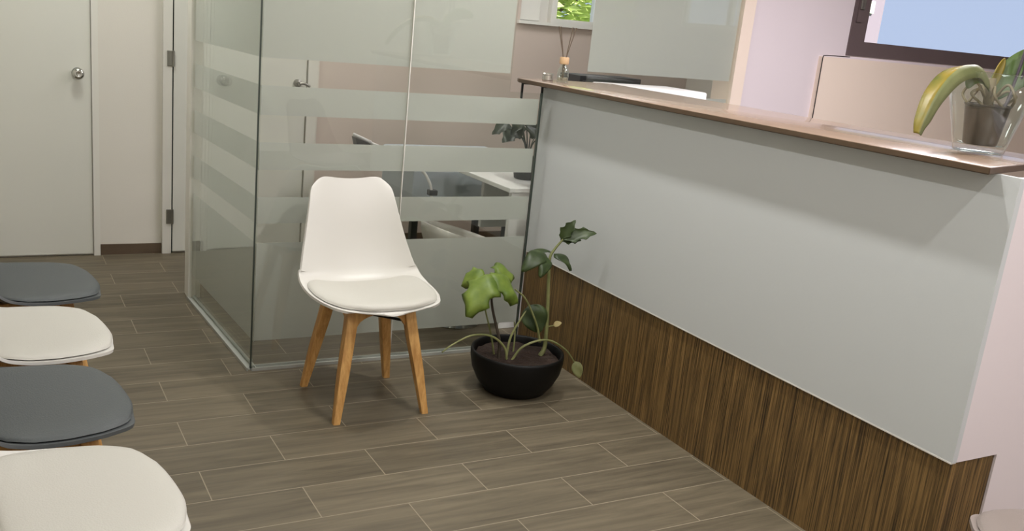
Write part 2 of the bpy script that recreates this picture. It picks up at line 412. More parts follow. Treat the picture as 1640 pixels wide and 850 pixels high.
# ------------------------------------------------------------------ outdoors
bm = bmesh.new(); bx(bm, -6, 26, YD + .4, 30, -.3, -.1); struct('ground', bm, M['grass'])
tr = thing('tree', 'bright green tree seen through the small white window', 'tree', (6.0, 10.4, -.1))
bm = bmesh.new(); tube(bm, spline([(0, 0, 0), (.05, 0, .9), (-.03, .05, 1.7), (.05, 0, 2.6)], 6), [.16 - .004 * i for i in range(19)], 10)
for a in range(6):
    t = a / 6 * 2 * PI
    tube(bm, spline([(0, 0, 1.3 + .15 * a), (.5 * math.cos(t), .5 * math.sin(t), 1.9 + .12 * a), (1.0 * math.cos(t), 1.0 * math.sin(t), 2.2 + .15 * a)], 5), [.06 - .003 * i for i in range(11)], 6)
obj('trunk', bm, M['tree_bark'], tr, smooth=True)
bm = bmesh.new()
for i in range(5200):
    while True:
        p = Vector((random.uniform(-1, 1), random.uniform(-1, 1), random.uniform(-1, 1)))
        if .25 < p.length < 1: break
    p = Vector((p.x * 1.6, p.y * 1.3, p.z * 1.25 + 2.4)); s = random.uniform(.05, .11)
    q = Matrix.Rotation(random.uniform(0, 6.28), 3, 'Z') @ Matrix.Rotation(random.uniform(-1, 1), 3, 'X')
    vs = [bm.verts.new(p + q @ Vector(v) * s) for v in ((-1.1, 0, 0), (0, -.55, .12), (1.1, 0, 0), (0, .55, .12))]
    bm.faces.new(vs)
obj('foliage', bm, M['tree_leaf'], tr)
bd = thing('building', 'pale pink building outside the brown framed window', 'building', (15.45, 13.2, -.1))
box('wall', M['facade'], bd, -4, .2, 0, 3, 0, 9)
for k in range(3):
    wv = box('window', M['white_frame'], bd, -.85, -.1, -.04, .02, 2.5 + k * .55, 2.72 + k * .55)

# ------------------------------------------------------------------ glass partitions
BANDS = [(0.13, 0.57), (0.655, 0.768), (0.885, 1.000), (1.113, 1.233), (1.344, 2.40)]
A, B_ = Vector((0.999, 3.803)), Vector((0.945, 4.885))
GT = 2.45
def slab(bm, p, q, t, z0, z1, off=0.0):
    p, q = Vector(p), Vector(q); dr_ = (q - p).normalized(); n = Vector((-dr_.y, dr_.x))
    prism(bm, [tuple(p + n * off), tuple(q + n * off), tuple(q + n * (off + t)), tuple(p + n * (off + t))], z0, z1)
gp = thing('glass_partition', 'corner glass partition with frosted stripes behind the white chair', 'glass partition')
# side pane
bm = bmesh.new(); slab(bm, A, B_, -.01, .012, GT); obj('glass_pane', bm, M['pane'], gp)
# front panes: left of the seam, right of the seam (notched round the counter end)
bm = bmesh.new(); slab(bm, (1.004, 3.803), (1.656, 3.803), .01, .012, GT); obj('glass_pane', bm, M['pane'], gp)
bm = bmesh.new()
poly = [(1.660, .012), (2.335, .012), (2.335, 1.262), (2.165, 1.262), (2.165, GT), (1.660, GT)]
lo = [bm.verts.new((x, 3.803, z)) for x, z in poly]; hi = [bm.verts.new((x, 3.813, z)) for x, z in poly]
bm.faces.new(lo); bm.faces.new(hi[::-1])
for i in range(6): bm.faces.new((lo[i], lo[(i + 1) % 6], hi[(i + 1) % 6], hi[i]))
obj('glass_pane', bm, M['pane'], gp)
for (z0, z1) in BANDS:
    bm = bmesh.new()
    slab(bm, A, B_, -.0012, z0, z1, -.0112)
    slab(bm, (1.012, 3.803), (1.656, 3.803), .0012, z0, z1, .0112)
    slab(bm, (1.660, 3.803), (2.331 if z0 < 1.3 else 2.163, 3.803), .0012, z0, z1, .0112)
    obj('frosted_stripe', bm, M['film'], gp)
bm = bmesh.new(); bx(bm, .996, 1.0025, 3.799, 3.8055, .012, GT); obj('corner_seal', bm, M['seal'], gp)
bm = bmesh.new(); bx(bm, 2.3355, 2.3425, 3.801, 3.815, .012, 1.262); obj('edge_seal', bm, M['seal'], gp)
bm = bmesh.new(); bx(bm, 1.6562, 1.6598, 3.802, 3.8135, .012, GT); obj('seam_strip', bm, M['trim_strip'], gp)
bm = bmesh.new()
slab(bm, A + Vector((0, -.01)), B_, .006, 0, .014, .012); slab(bm, A + Vector((0, -.01)), B_, .006, 0, .014, -.026)
slab(bm, (1.0, 3.785), (2.335, 3.785), .006, 0, .014, 0); slab(bm, (1.0, 3.822), (2.335, 3.822), .006, 0, .014, 0)
slab(bm, A, B_, .02, 0, .004, -.012); slab(bm, (1.0, 3.791), (2.335, 3.791), .031, 0, .004, 0)
obj('floor_channel', bm, M['alu'], gp)
gp2 = thing('glass_partition', 'frosted glass partition behind the reception counter', 'glass partition')
bm = bmesh.new(); slab(bm, (3.055, YB), (4.115, YB), .01, .012, GT); obj('glass_pane', bm, M['pane'], gp2)
for (z0, z1) in BANDS:
    bm = bmesh.new(); slab(bm, (3.058, YB), (4.112, YB), .0012, z0, z1, .0112); obj('frosted_stripe', bm, M['film'], gp2)
bm = bmesh.new(); bx(bm, 3.055, 4.115, YB - .015, YB - .001, 0, .014); bx(bm, 3.055, 4.115, YB + .0125, YB + .03, 0, .014); obj('floor_channel', bm, M['alu'], gp2)

# ------------------------------------------------------------------ reception desk
XD = 2.413
dk = thing('reception_desk', 'long grey white reception desk with streaked wood plinth', 'reception desk', (XD, 2.6, 0))
def dbox(name, mt_, *a, bev=0.0):
    o = box(name, mt_, None, *a, bev=bev); o.parent = dk; o.matrix_parent_inverse = Matrix.Translation((-XD, -2.6, 0)); return o
dbox('front_panel', M['panel'], XD, XD + .02, 1.497, 3.94, .470, 1.2905)
bm = bmesh.new()
poly = [(XD + .02, .47), (2.616, .47), (2.616, 0), (2.90, 0), (2.90, 1.2905), (XD + .02, 1.2905)]
lo = [bm.verts.new((x, 1.497, z)) for x, z in poly]; hi = [bm.verts.new((x, 1.517, z)) for x, z in poly]
bm.faces.new(lo); bm.faces.new(hi[::-1])
for i in range(6): bm.faces.new((lo[i], lo[(i + 1) % 6], hi[(i + 1) % 6], hi[i]))
o = obj('end_panel', bm, M['panel_end_lit'], dk); o.matrix_parent_inverse = Matrix.Translation((-XD, -2.6, 0))
dbox('end_panel', M['panel_end_lit'], XD + .02, 2.78, 3.93, 3.95, .47, 1.2905)
dbox('edge_strip', M['trim_strip'], XD - .001, XD + .02, 1.499, 3.94, .4655, .470)
bm = bmesh.new()
prism(bm, [(XD + .008, 1.503), (2.614, 1.503), (2.614, 1.53), (XD + .03, 1.53), (XD + .03, 3.92), (XD + .008, 3.92)], 0, .4655)
o = obj('wood_plinth', bm, M['zebra'], dk); o.matrix_parent_inverse = Matrix.Translation((-XD, -2.6, 0))
dbox('inner_shelf', M['white_lam'], XD + .02, 2.78, 1.52, 3.93, .72, .745)
ct = thing('countertop', 'brown wood countertop along the top of the reception desk', 'countertop', (2.6, 2.8, 1.2907))
bm = bmesh.new()
poly = [(2.350, 1.548), (2.92, 1.71), (2.92, 4.06), (2.90, 4.09), (2.40, 4.10), (2.362, 4.085), (2.348, 4.05)]
prism(bm, [(x - 2.6, y - 2.8) for x, y in poly], .003, .0203, bev=.002)
obj('top_board', bm, M['counter'], ct, smooth='auto')
bm = bmesh.new()
inner = [(x - 2.6, y - 2.8) for x, y in poly]
prism(bm, [((x) * .995 + .001, y * .999) for x, y in inner], 0, .003)
for i in (0, 4, 5, 6):
    p, q = Vector(inner[i]), Vector(inner[(i + 1) % 7]); slab(bm, p, q, -.002, .003, .0183, -.0)
obj('edge_band', bm, M['edge'], ct)
for (x, y) in ((2.345, 4.03), (2.362, 3.87)):
    br_ = thing('shelf_bracket', 'short black bracket under the counter tip, ' + ('inside the glass' if y > 4 else 'beside the desk panel'), 'bracket', (x + .02, y, 1.2904), group='brackets under the counter tip')
    bm = bmesh.new(); bx(bm, -.008, .06, -.006, .006, -.006, 0, bev=.001); obj('top_plate', bm, M['black_metal'], br_)
    bm = bmesh.new(); bx(bm, -.008, 0.0, -.006, .006, -.075, -.006, bev=.001); obj('drop_arm', bm, M['black_metal'], br_)

# ------------------------------------------------------------------ chairs
def interp(tbl, v):
    for (a, *x), (b, *y) in zip(tbl[:-1], tbl[1:]):
        if v <= b:
            t = (v - a) / (b - a) if b > a else 0
            t2 = t
            return [p + (q - p) * t2 for p, q in zip(x, y)]
    return list(tbl[-1][1:])
# v, y, z (centre line, front edge -> top of the back), half width, side lift
SHELL = [(0.00, -.264, .450, .070, .000), (0.03, -.259, .459, .128, .000), (0.08, -.240, .468, .178, .002), (0.15, -.199, .472, .222, .005),
         (0.24, -.130, .471, .251, .010), (0.34, -.050, .468, .265, .016), (0.43, .030, .465, .268, .026), (0.50, .092, .465, .266, .040),
         (0.56, .140, .474, .261, .056), (0.61, .172, .497, .253, .064), (0.66, .192, .536, .244, .062), (0.72, .210, .588, .233, .054),
         (0.79, .228, .656, .217, .044), (0.86, .246, .734, .201, .034), (0.92, .263, .803, .187, .026), (0.96, .276, .852, .182, .020),
         (0.985, .284, .883, .168, .014), (1.0, .289, .900, .150, .010)]
def shell_point(u, v, off=0.0):
    y, z, hw, lift = interp(SHELL, v)
    y2, z2, *_ = interp(SHELL, min(1, v + .01)); y1, z1, *_ = interp(SHELL, max(0, v - .01))
    t = Vector((0, y2 - y1, z2 - z1)).normalized(); n = Vector((0, -t.z, t.y))       # up on the seat, forward on the back
    l = lift * abs(u) ** 2.6
    p = Vector((u * hw, y, z)) + n * (l + off)
    if v > .88:
        k = (v - .88) / .12
        p.z -= .021 * (1 - u * u) * k ** 1.5 + .030 * abs(u) ** 7 * k ** 2
    if v < .12: p.y += .030 * abs(u) ** 2 * (1 - v / .12)
    return p
def grid_surface(bm, nu, vs, fn):
    g = [[bm.verts.new(fn(-1 + 2 * i / nu, v)) for i in range(nu + 1)] for v in vs]
    for a, b in zip(g[:-1], g[1:]):
        for i in range(nu): bm.faces.new((a[i], a[i + 1], b[i + 1], b[i]))
    return g
def make_chair(label, shell_m, pad_m, group, seam=None):
    t = thing('side_chair', label, 'chair', group=group)
    bm = bmesh.new(); vs = [k / 34 for k in range(35)]
    grid_surface(bm, 18, vs, shell_point)
    s = obj('seat_shell', bm, shell_m, t, smooth=True)
    md = s.modifiers.new('thick', 'SOLIDIFY'); md.thickness = .010; md.offset = -1
    md = s.modifiers.new('round', 'BEVEL'); md.width = .004; md.segments = 2; md.limit_method = 'ANGLE'; md.angle_limit = .9
    md = s.modifiers.new('smooth', 'SUBSURF'); md.levels = 1; md.render_levels = 2
    # cushion pad: follows the seat, domed towards the middle
    bm = bmesh.new(); v0, v1 = .060, .535
    def pad(u, v, up):
        k = (v - v0) / (v1 - v0)
        ew = min(1.0, (1 - abs(2 * k - 1) ** 4)) ** .5
        wide = .42 + .53 * ew if k < .5 else .66 + .29 * ew
        edge = max(0.0, (1 - abs(u) ** 6)) * max(0.0, (1 - abs(2 * k - 1) ** 8))
        return shell_point(u * wide, v, .004 + (.020 * edge ** .5 if up else 0.0))
    vv = [v0 + (v1 - v0) * (.5 - .5 * math.cos(PI * i / 22)) for i in range(23)]
    nu = 20
    uu = [-math.cos(PI * i / nu) for i in range(nu + 1)]
    top = [[bm.verts.new(pad(u, v, True)) for u in uu] for v in vv]
    bot = [[bm.verts.new(pad(u, v, False)) for u in uu] for v in vv]
    n, mm = len(vv), nu + 1
    for i in range(n - 1):
        for j in range(mm - 1):
            bm.faces.new((top[i][j], top[i][j + 1], top[i + 1][j + 1], top[i + 1][j])); bm.faces.new((bot[i][j], bot[i + 1][j], bot[i + 1][j + 1], bot[i][j + 1]))
        for j in (0, mm - 1): bm.faces.new((top[i][j], bot[i][j], bot[i + 1][j], top[i + 1][j]))
    for i in (0, n - 1):
        for j in range(mm - 1): bm.faces.new((top[i][j], top[i][j + 1], bot[i][j + 1], bot[i][j]))
    obj('seat_cushion', bm, pad_m, t, smooth=True)
    # wooden legs, splayed, square and tapered
    for sx in (-1, 1):
        for sy in (-1, 1):
            bm = bmesh.new(); rings = []
            for (q, zz, hw) in ((0, .441, .023), (.25, .32, .022), (.6, .18, .019), (1, 0, .0145)):
                cx = sx * (.118 + (.190 - .118) * q); cy = sy * (.122 + (.200 - .122) * q) + .005
                rings.append([bm.verts.new((cx + a * hw, cy + b * hw, zz)) for a, b in ((-1, -1), (1, -1), (1, 1), (-1, 1))])
            for a, b in zip(rings[:-1], rings[1:]):
                for k in range(4): bm.faces.new((a[k], a[(k + 1) % 4], b[(k + 1) % 4], b[k]))
            bm.faces.new(rings[0]); bm.faces.new(rings[-1])
            es = [e for e in bm.edges if len(e.link_faces) == 2 and abs((e.verts[0].co - e.verts[1].co).normalized().z) > .8]
            bmesh.ops.bevel(bm, geom=es, offset=.005, segments=2, profile=.5, affect='EDGES')
            obj('leg', bm, M['beech'], t, smooth='auto')
    # arched wooden rails between the legs + cross brace under the seat
    for ax in (0, 1):
        for s_ in (-1, 1):
            bm = bmesh.new(); n = 12; fr = []; hw = .105
            for i in range(n + 1):
                x = -hw + 2 * hw * i / n; zt = .450; zb = .362 + .055 * (1 - (x / hw) ** 2) ** .6
                if ax == 0: fr.append([bm.verts.new((x, s_ * .126 + .005 + e, z)) for e in (-.011, .011) for z in (zb, zt)])
                else: fr.append([bm.verts.new((s_ * .122 + e, x + .005, z)) for e in (-.011, .011) for z in (zb, zt)])
            for a, b in zip(fr[:-1], fr[1:]):
                for q in ((0, 1), (1, 3), (3, 2), (2, 0)): bm.faces.new((a[q[0]], a[q[1]], b[q[1]], b[q[0]]))
            for a in (fr[0], fr[-1]): bm.faces.new((a[0], a[1], a[3], a[2]))
            obj('rail', bm, M['beech'], t)
    bm = bmesh.new()
    tube(bm, [(-.11, -.11, .385), (.11, .12, .385)], .006, 8); tube(bm, [(.11, -.11, .375), (-.11, .12, .375)], .006, 8)
    obj('cross_brace', bm, M['black_metal'], t)
    bm = bmesh.new(); bx(bm, -.12, .12, -.11, .12, 0.440, .4485); obj('mounting_plate', bm, M['black_metal'], t)
    return t
def copy_chair(src, loc, rz, label, group):
    r_ = src.copy(); C.objects.link(r_); r_.location = loc; r_.rotation_euler = (0, 0, rz); r_['label'] = label; r_['group'] = group; r_.scale = (1.02, 1, 1)
    for ch in src.children:
        c = ch.copy(); C.objects.link(c); c.parent = r_
    return r_
ROW = 'chairs in the row along the left wall'
white = make_chair('white shell chair with wooden legs standing alone against the glass', M['shell_w'], M['pad_w'], None)
white.location = (1.364, 3.375, 0); white.rotation_euler = (0, 0, math.radians(1))
EAST = PI / 2
copy_chair(white, (.110, 1.965, 0), EAST + .13, 'white padded chair at bottom left, nearest of the row', ROW)
grey = make_chair('dark grey padded chair between the two white chairs of the row', M['shell_g'], M['pad_g'], ROW)
grey.location = (.074, 2.525, 0); grey.scale = (1.02, 1, 1); grey.rotation_euler = (0, 0, EAST + .13)
copy_chair(white, (.088, 3.085, 0), EAST + .13, 'white padded chair between the two dark grey chairs of the row', ROW)
copy_chair(grey, (.110, 3.655, 0), EAST + .13, 'dark grey padded chair at the far end of the row, nearest the doors', ROW)
taupe = make_chair('taupe seat peeking in at bottom right beside the desk end', M['shell_t'], M['pad_t'], None)
taupe.location = (2.267, .985, 0); taupe.rotation_euler = (0, 0, PI - .467)

# ------------------------------------------------------------------ leaves and plants
def leaf(bm, base, tip, normal, width, sag=0.15, lobes=0, fold=.12, nl=14, nw=8, pointed=1.0):
    base, tip, normal = Vector(base), Vector(tip), Vector(normal)
    ax = tip - base; L_ = ax.length; t = ax.normalized()
    s = t.cross(normal).normalized(); n = s.cross(t).normalized()
    rows = []
    for i in range(nl + 1):
        q = i / nl
        prof = (math.sin(PI * min(1, q ** .72)) ** .75) if 0 < q < 1 else 0.0
        rows.append([])
        for j in range(nw + 1):
            u = -1 + 2 * j / nw
            wd = width * .5 * prof
            if lobes: wd *= 1 - .42 * abs(math.sin(q * PI * lobes)) * (abs(u) ** 2)
            p = base + t * (L_ * q) + s * (u * wd) + n * (4 * sag * L_ * q * (1 - q) + fold * width * u * u * .5 - .0)
            p += n * (.03 * width * math.sin(9 * q + 3 * u))
            rows[-1].append(p)
    vr = []
    for i, rw in enumerate(rows):
        if i in (0, nl): vr.append([bm.verts.new(rw[nw // 2])])
        else: vr.append([bm.verts.new(p) for p in rw])
    for a, b in zip(vr[:-1], vr[1:]):
        if len(a) == 1 and len(b) > 1:
            for j in range(nw): bm.faces.new((a[0], b[j + 1], b[j]))
        elif len(b) == 1:
            for j in range(nw): bm.faces.new((a[j], a[j + 1], b[0]))
        else:
            for j in range(nw): bm.faces.new((a[j], a[j + 1], b[j + 1], b[j]))
def leafobj(name, parent, material, origin, *a, **k):
    bm = bmesh.new(); leaf(bm, *a, **k)
    for v in bm.verts: v.co -= Vector(origin)
    o = obj(name, bm, material, parent, smooth=True)
    md = o.modifiers.new('t', 'SOLIDIFY'); md.thickness = .0012
    return o
PO = Vector((2.055, 3.315, 0))
pp = thing('potted_plant', 'leafy green plant in a low black bowl on the floor', 'potted plant', PO)
bm = bmesh.new()
lathe(bm, [(0, .0), (.125, .0), (.14, .008), (.172, .05), (.196, .10), (.206, .15), (.207, .175), (.205, .185), (.198, .186), (.192, .180), (.190, .16), (.178, .10), (.150, .05), (0, .03)], seg=48)
obj('pot', bm, M['pot'], pp, smooth=True)
bm = bmesh.new()
rings = [(0, .158), (.05, .163), (.10, .156), (.15, .158), (.186, .152)]
lathe(bm, rings, seg=36)
for v in bm.verts: v.co.z += random.uniform(-.006, .008)
obj('soil', bm, M['soil'], pp, smooth=True)
def stem(parent, origin, pts, r0, r1, material, name='stem'):
    bm = bmesh.new(); sp = spline([Vector(p) - Vector(origin) for p in pts], 8); n = len(sp)
    tube(bm, sp, [r0 + (r1 - r0) * i / (n - 1) for i in range(n)], 8); return obj(name, bm, material, parent, smooth=True)
Y0 = 3.3
stem(pp, PO, [(2.165, Y0, .15), (2.185, Y0, .20), (2.178, Y0, .36), (2.165, Y0, .50), (2.158, Y0, .60), (2.180, Y0, .645), (2.215, Y0 - .01, .695)], .0105, .0045, M['stem'])
stem(pp, PO, [(1.955, Y0, .15), (1.945, Y0, .25), (1.900, Y0 + .01, .40), (1.880, Y0, .53)], .009, .004, M['stem_dark'])
stem(pp, PO, [(1.96, Y0 + .05, .15), (1.93, Y0 + .05, .26), (1.88, Y0 + .03, .38), (1.845, Y0, .50)], .005, .003, M['stem'])
stem(pp, PO, [(1.985, Y0 - .02, .15), (1.965, Y0 - .02, .215), (1.89, Y0 - .03, .275), (1.79, Y0 - .04, .290), (1.70, Y0 - .04, .255), (1.655, Y0 - .04, .225)], .006, .003, M['stem'])
stem(pp, PO, [(2.00, Y0 - .03, .15), (2.04, Y0 - .04, .215), (2.12, Y0 - .05, .245), (2.19, Y0 - .05, .235), (2.27, Y0 - .05, .185), (2.325, Y0 - .05, .12)], .006, .003, M['stem'])
stem(pp, PO, [(1.99, Y0, .15), (2.01, Y0 + .01, .25), (2.06, Y0 + .02, .33), (2.10, Y0 + .03, .38)], .006, .003, M['stem'])
stem(pp, PO, [(2.15, Y0 - .01, .22), (2.12, Y0 - .01, .31), (2.06, Y0, .42), (2.00, Y0, .47)], .006, .003, M['stem'])
stem(pp, PO, [(2.055, Y0 + .05, .15), (2.06, Y0 + .06, .24), (2.05, Y0 + .06, .30)], .004, .003, M['stem'])
CAMV = Vector((-.45, -.86, .22))
# bright pair on the left stems
for base, tip, wd, nrm, lb in (((1.880, Y0 - .01, .545), (1.735, Y0 - .07, .385), .19, (-.35, -.45, .85), 3),
                               ((1.870, Y0, .550), (1.985, Y0 - .06, .425), .18, (.25, -.5, .8), 3),
                               ((1.900, Y0 + .02, .560), (2.02, Y0 + .05, .500), .14, (.1, -.5, .85), 3),
                               ((1.850, Y0 + .02, .550), (1.78, Y0 + .08, .470), .13, (-.2, -.5, .8), 3)):
    leafobj('leaf', pp, M['leaf_bright'], PO, base, tip, nrm, wd, sag=.16, lobes=lb, fold=-.34)
# tall stem: drooping ring of leaves and a lobed leaf on top
for base, tip, wd, nrm, lb in (((2.135, Y0, .622), (1.985, Y0 - .06, .565), .085, (-.25, -.6, .8), 0),
                               ((2.125, Y0, .620), (2.055, Y0 - .10, .545), .07, (0, -.8, .6), 0),
                               ((2.175, Y0, .622), (2.245, Y0 - .05, .555), .075, (.5, -.6, .6), 0),
                               ((2.150, Y0 + .01, .628), (2.140, Y0 + .12, .570), .08, (0, .3, 1), 0)):
    leafobj('leaf', pp, M['leaf_dark'], PO, base, tip, nrm, wd, sag=.22, lobes=lb, fold=-.2)
for base, tip, wd, nrm in (((2.205, Y0, .690), (2.345, Y0 - .06, .722), .085, (-.25, -.75, .6)), ((2.200, Y0, .690), (2.255, Y0 - .02, .775), .07, (-.4, -.8, .3)),
                           ((2.200, Y0, .685), (2.290, Y0 - .03, .685), .06, (-.2, -.8, .5))):
    leafobj('leaf', pp, M['leaf_dark'], PO, base, tip, nrm, wd, sag=.08, lobes=3, fold=.2)
leafobj('leaf', pp, M['leaf_dark'], PO, (2.10, Y0 + .03, .385), (2.15, Y0 + .0, .26), (-.3, -.85, .3), .12, sag=.06, lobes=0)
leafobj('leaf', pp, M['stem'], PO, (2.325, Y0 - .05, .13), (2.345, Y0 - .07, .055), (-.5, -.8, .2), .05, sag=.08)
bl = leafobj('bud', pp, M['bud'], PO, (2.205, Y0 - .02, .297), (2.24, Y0 - .03, .312), (-.3, -.6, .6), .026, sag=.2)
stem(pp, PO, [(2.182, Y0, .285), (2.195, Y0 - .01, .292), (2.208, Y0 - .02, .298)], .003, .002, M['stem']); bl['label'] = 'pale dried bud'

# ------------------------------------------------------------------ orchid in glass vase on the counter
OO = Vector((2.721, 1.845, 1.3112))
vz = thing('glass_vase', 'clear tapered glass vase holding the orchid on the counter', 'vase', OO)
bm = bmesh.new()
lathe(bm, [(0, 0), (.066, 0), (.072, .004), (.078, .03), (.101, .12), (.131, .236), (.1295, .2385), (.127, .236), (.0975, .12), (.0745, .034), (.068, .024), (0, .022)], seg=48)
obj('glass_body', bm, M['vase'], vz, smooth=True)
orc = thing('potted_orchid', 'orchid with a drooping yellow leaf in a brown inner pot', 'potted plant', OO + Vector((0, 0, .0225)))
O2 = OO + Vector((0, 0, .0225))
bm = bmesh.new(); lathe(bm, [(0, 0), (.045, 0), (.048, .004), (.063, .117), (.066, .118), (.066, .123), (.060, .123), (.058, .105), (0, .10)], seg=36)
obj('inner_pot', bm, M['grow_pot'], orc, smooth='auto')
bm = bmesh.new(); lathe(bm, [(0, .116), (.03, .119), (.0585, .108)], seg=28)
for v in bm.verts: v.co.z += random.uniform(-.003, .005)
obj('bark_mix', bm, M['bark'], orc, smooth=True)
for k in range(7):
    a = k * .9 + .3
    bm = bmesh.new(); tube(bm, spline([(.01 * math.cos(a), .01 * math.sin(a), .135), (.045 * math.cos(a), .045 * math.sin(a), .165 + .01 * (k % 3)), (.075 * math.cos(a), .075 * math.sin(a), .150), (.062 * math.cos(a + .5), .062 * math.sin(a + .5), .120)], 6), .0042, 7)
    obj('root', bm, M['root'], orc, smooth=True)
bm = bmesh.new(); tube(bm, [(0, 0, .108), (-.005, 0, .15), (-.01, 0, .20)], [.014, .016, .012], 10); obj('crown', bm, M['root'], orc, smooth=True)
def strap_leaf(name, pts, width, material, up=(0, -.5, 1), cup=.3):
    sp = spline(pts, 8); n = len(sp); bm = bmesh.new(); rows = []
    for i, p in enumerate(sp):
        q = i / (n - 1); t = (sp[min(i + 1, n - 1)] - sp[max(0, i - 1)]).normalized()
        s = t.cross(Vector(up)).normalized(); nn = s.cross(t)
        wd = width * .5 * max(.05, (math.sin(PI * (.12 + .86 * q)) ** .6))
        rows.append([bm.verts.new(Vector(p) + s * (u * wd) + nn * (cup * wd * u * u)) for u in (-1, -.66, -.33, 0, .33, .66, 1)])
    for a, b in zip(rows[:-1], rows[1:]):
        for j in range(6): bm.faces.new((a[j], a[j + 1], b[j + 1], b[j]))
    o = obj(name, bm, material, orc, smooth=True); md = o.modifiers.new('t', 'SOLIDIFY'); md.thickness = .003
    return o
def two_tone(pts, width, mats, up, cup):
    sp = spline(pts, 8); n = len(sp); bm = bmesh.new(); rows = []
    for i, p in enumerate(sp):
        q = i / (n - 1); t = (sp[min(i + 1, n - 1)] - sp[max(0, i - 1)]).normalized()
        sd = t.cross(Vector(up)).normalized(); nn = sd.cross(t)
        wd = width * .5 * max(.08, (math.sin(PI * (.14 + .80 * q)) ** .6))
        rows.append([bm.verts.new(Vector(p) + sd * (u * wd) + nn * (cup * wd * abs(u) ** 1.15 + .05 * wd * math.sin(7 * q + 2 * u))) for u in (-1, -.66, -.33, 0, .33, .66, 1)])
    for a, b in zip(rows[:-1], rows[1:]):
        for j in range(6):
            fc = bm.faces.new((a[j], a[j + 1], b[j + 1], b[j])); fc.material_index = 0 if j > 2 else 1
    o = obj('leaf', bm, mats[0], orc, smooth=True); o.data.materials.append(mats[1])
    md = o.modifiers.new('t', 'SOLIDIFY'); md.thickness = .002
    return o
def rel(x, y, z): return (x - O2.x, y - O2.y, z - O2.z)
yl = two_tone([rel(2.71, 1.845, 1.52), rel(2.65, 1.84, 1.558), rel(2.585, 1.832, 1.567), rel(2.50, 1.82, 1.545), rel(2.42, 1.80, 1.488), rel(2.37, 1.785, 1.415), rel(2.350, 1.78, 1.366)], .066, (M['leaf_yellow'], M['leaf_pale']), (0, -.5, 1), -.75)
yl['label'] = 'drooping yellow leaf'
strap_leaf('leaf', [rel(2.715, 1.845, 1.50), rel(2.675, 1.85, 1.53), rel(2.64, 1.855, 1.53), rel(2.622, 1.855, 1.50)], .045, M['orchid_green'], cup=-.3)
strap_leaf('leaf', [rel(2.725, 1.845, 1.49), rel(2.775, 1.83, 1.545), rel(2.83, 1.81, 1.585), rel(2.90, 1.80, 1.60), rel(2.97, 1.79, 1.59)], .10, M['orchid_green'], up=(-.3, -.9, .5), cup=.2)
strap_leaf('leaf', [rel(2.722, 1.85, 1.50), rel(2.738, 1.85, 1.555), rel(2.755, 1.85, 1.595)], .03, M['leaf_yellow'], up=(-.3, -1, 0))
for pts in ([(2.757, 1.815, 1.445), (2.772, 1.812, 1.53), (2.784, 1.81, 1.62), (2.788, 1.81, 1.74), (2.785, 1.82, 1.86)], [(2.765, 1.825, 1.445), (2.800, 1.812, 1.54), (2.812, 1.81, 1.63), (2.805, 1.81, 1.74), (2.81, 1.82, 1.84)]):
    bm = bmesh.new(); tube(bm, spline([rel(*p) for p in pts], 8), .0045, 8); obj('flower_stem', bm, M['stem_purple'], orc, smooth=True)

# ------------------------------------------------------------------ small things on the counter
rd = thing('reed_diffuser', 'small glass reed diffuser with wooden cap on the counter', 'diffuser', (2.545, 3.965, 1.3112))
bm = bmesh.new(); lathe(bm, [(0, 0), (.026, 0), (.029, .004), (.029, .05), (.024, .066), (.013, .078), (.013, .09), (.011, .09), (.011, .078), (.021, .064), (.0262, .05), (.0262, .006), (0, .005)], seg=28)
obj('bottle', bm, M['vase'], rd, smooth=True)
bm = bmesh.new(); lathe(bm, [(0, .0055), (.0258, .0065), (.0258, .022), (0, .022)], seg=24); obj('oil', bm, M['oil'], rd, smooth='auto')
bm = bmesh.new(); lathe(bm, [(.006, .086), (.021, .086), (.023, .090), (.023, .116), (.021, .120), (.006, .120)], seg=24, close=True); obj('cap', bm, M['cork'], rd, smooth='auto')
for (a, b) in (((-.003, 0), (-.052, .0)), ((-.002, .003), (-.035, .01)), ((.003, 0), (.045, -.005)), ((.002, -.003), (.036, .012))):
    bm = bmesh.new(); tube(bm, [(a[0], a[1], .02), (a[0] * 1.2, a[1] * 1.2, .10), (b[0], b[1], .262)], .0022, 6); obj('reed', bm, M['reed'], rd)
tn = thing('candle_tin', 'small silver candle tin left of the reed diffuser', 'candle', (2.50, 4.03, 1.3112))
bm = bmesh.new(); lathe(bm, [(0, 0), (.026, 0), (.028, .002), (.028, .024), (.026, .026), (.0, .026)], seg=24); obj('tin', bm, M['tin'], tn, smooth='auto')
bm = bmesh.new(); lathe(bm, [(0, .0262), (.0292, .0262), (.0292, .032), (.027, .034), (0, .034)], seg=24); obj('lid', bm, M['tin'], tn, smooth='auto')

# ------------------------------------------------------------------ behind the counter and behind the glass
def monitor_like():
    t = thing('office_printer', 'white office machine just showing above the counter edge', 'printer', (3.22, 4.2, 0))
    bm = bmesh.new(); bx(bm, -.24, .29, -.2, .15, .95, 1.300, bev=.012); obj('body', bm, M['white_plastic'], t, smooth='auto')
    bm = bmesh.new(); bx(bm, -.20, .25, -.235, -.201, 1.0, 1.02, bev=.004); obj('paper_tray', bm, M['white_plastic'], t)
    bm = bmesh.new(); bx(bm, -.24, .29, -.2, .15, .06, .9497, bev=.004); obj('stand_cabinet', bm, M['white_lam'], t)
    for sx in (-.2, .25):
        for sy in (-.16, .11):
            bm = bmesh.new(); bx(bm, sx - .02, sx + .02, sy - .02, sy + .02, 0, .06); obj('foot', bm, M['black_plastic'], t)
monitor_like()
fc = thing('filing_cabinet', 'dark grey cabinet behind the frosted glass by the counter', 'cabinet', (3.3, 4.98, 0))
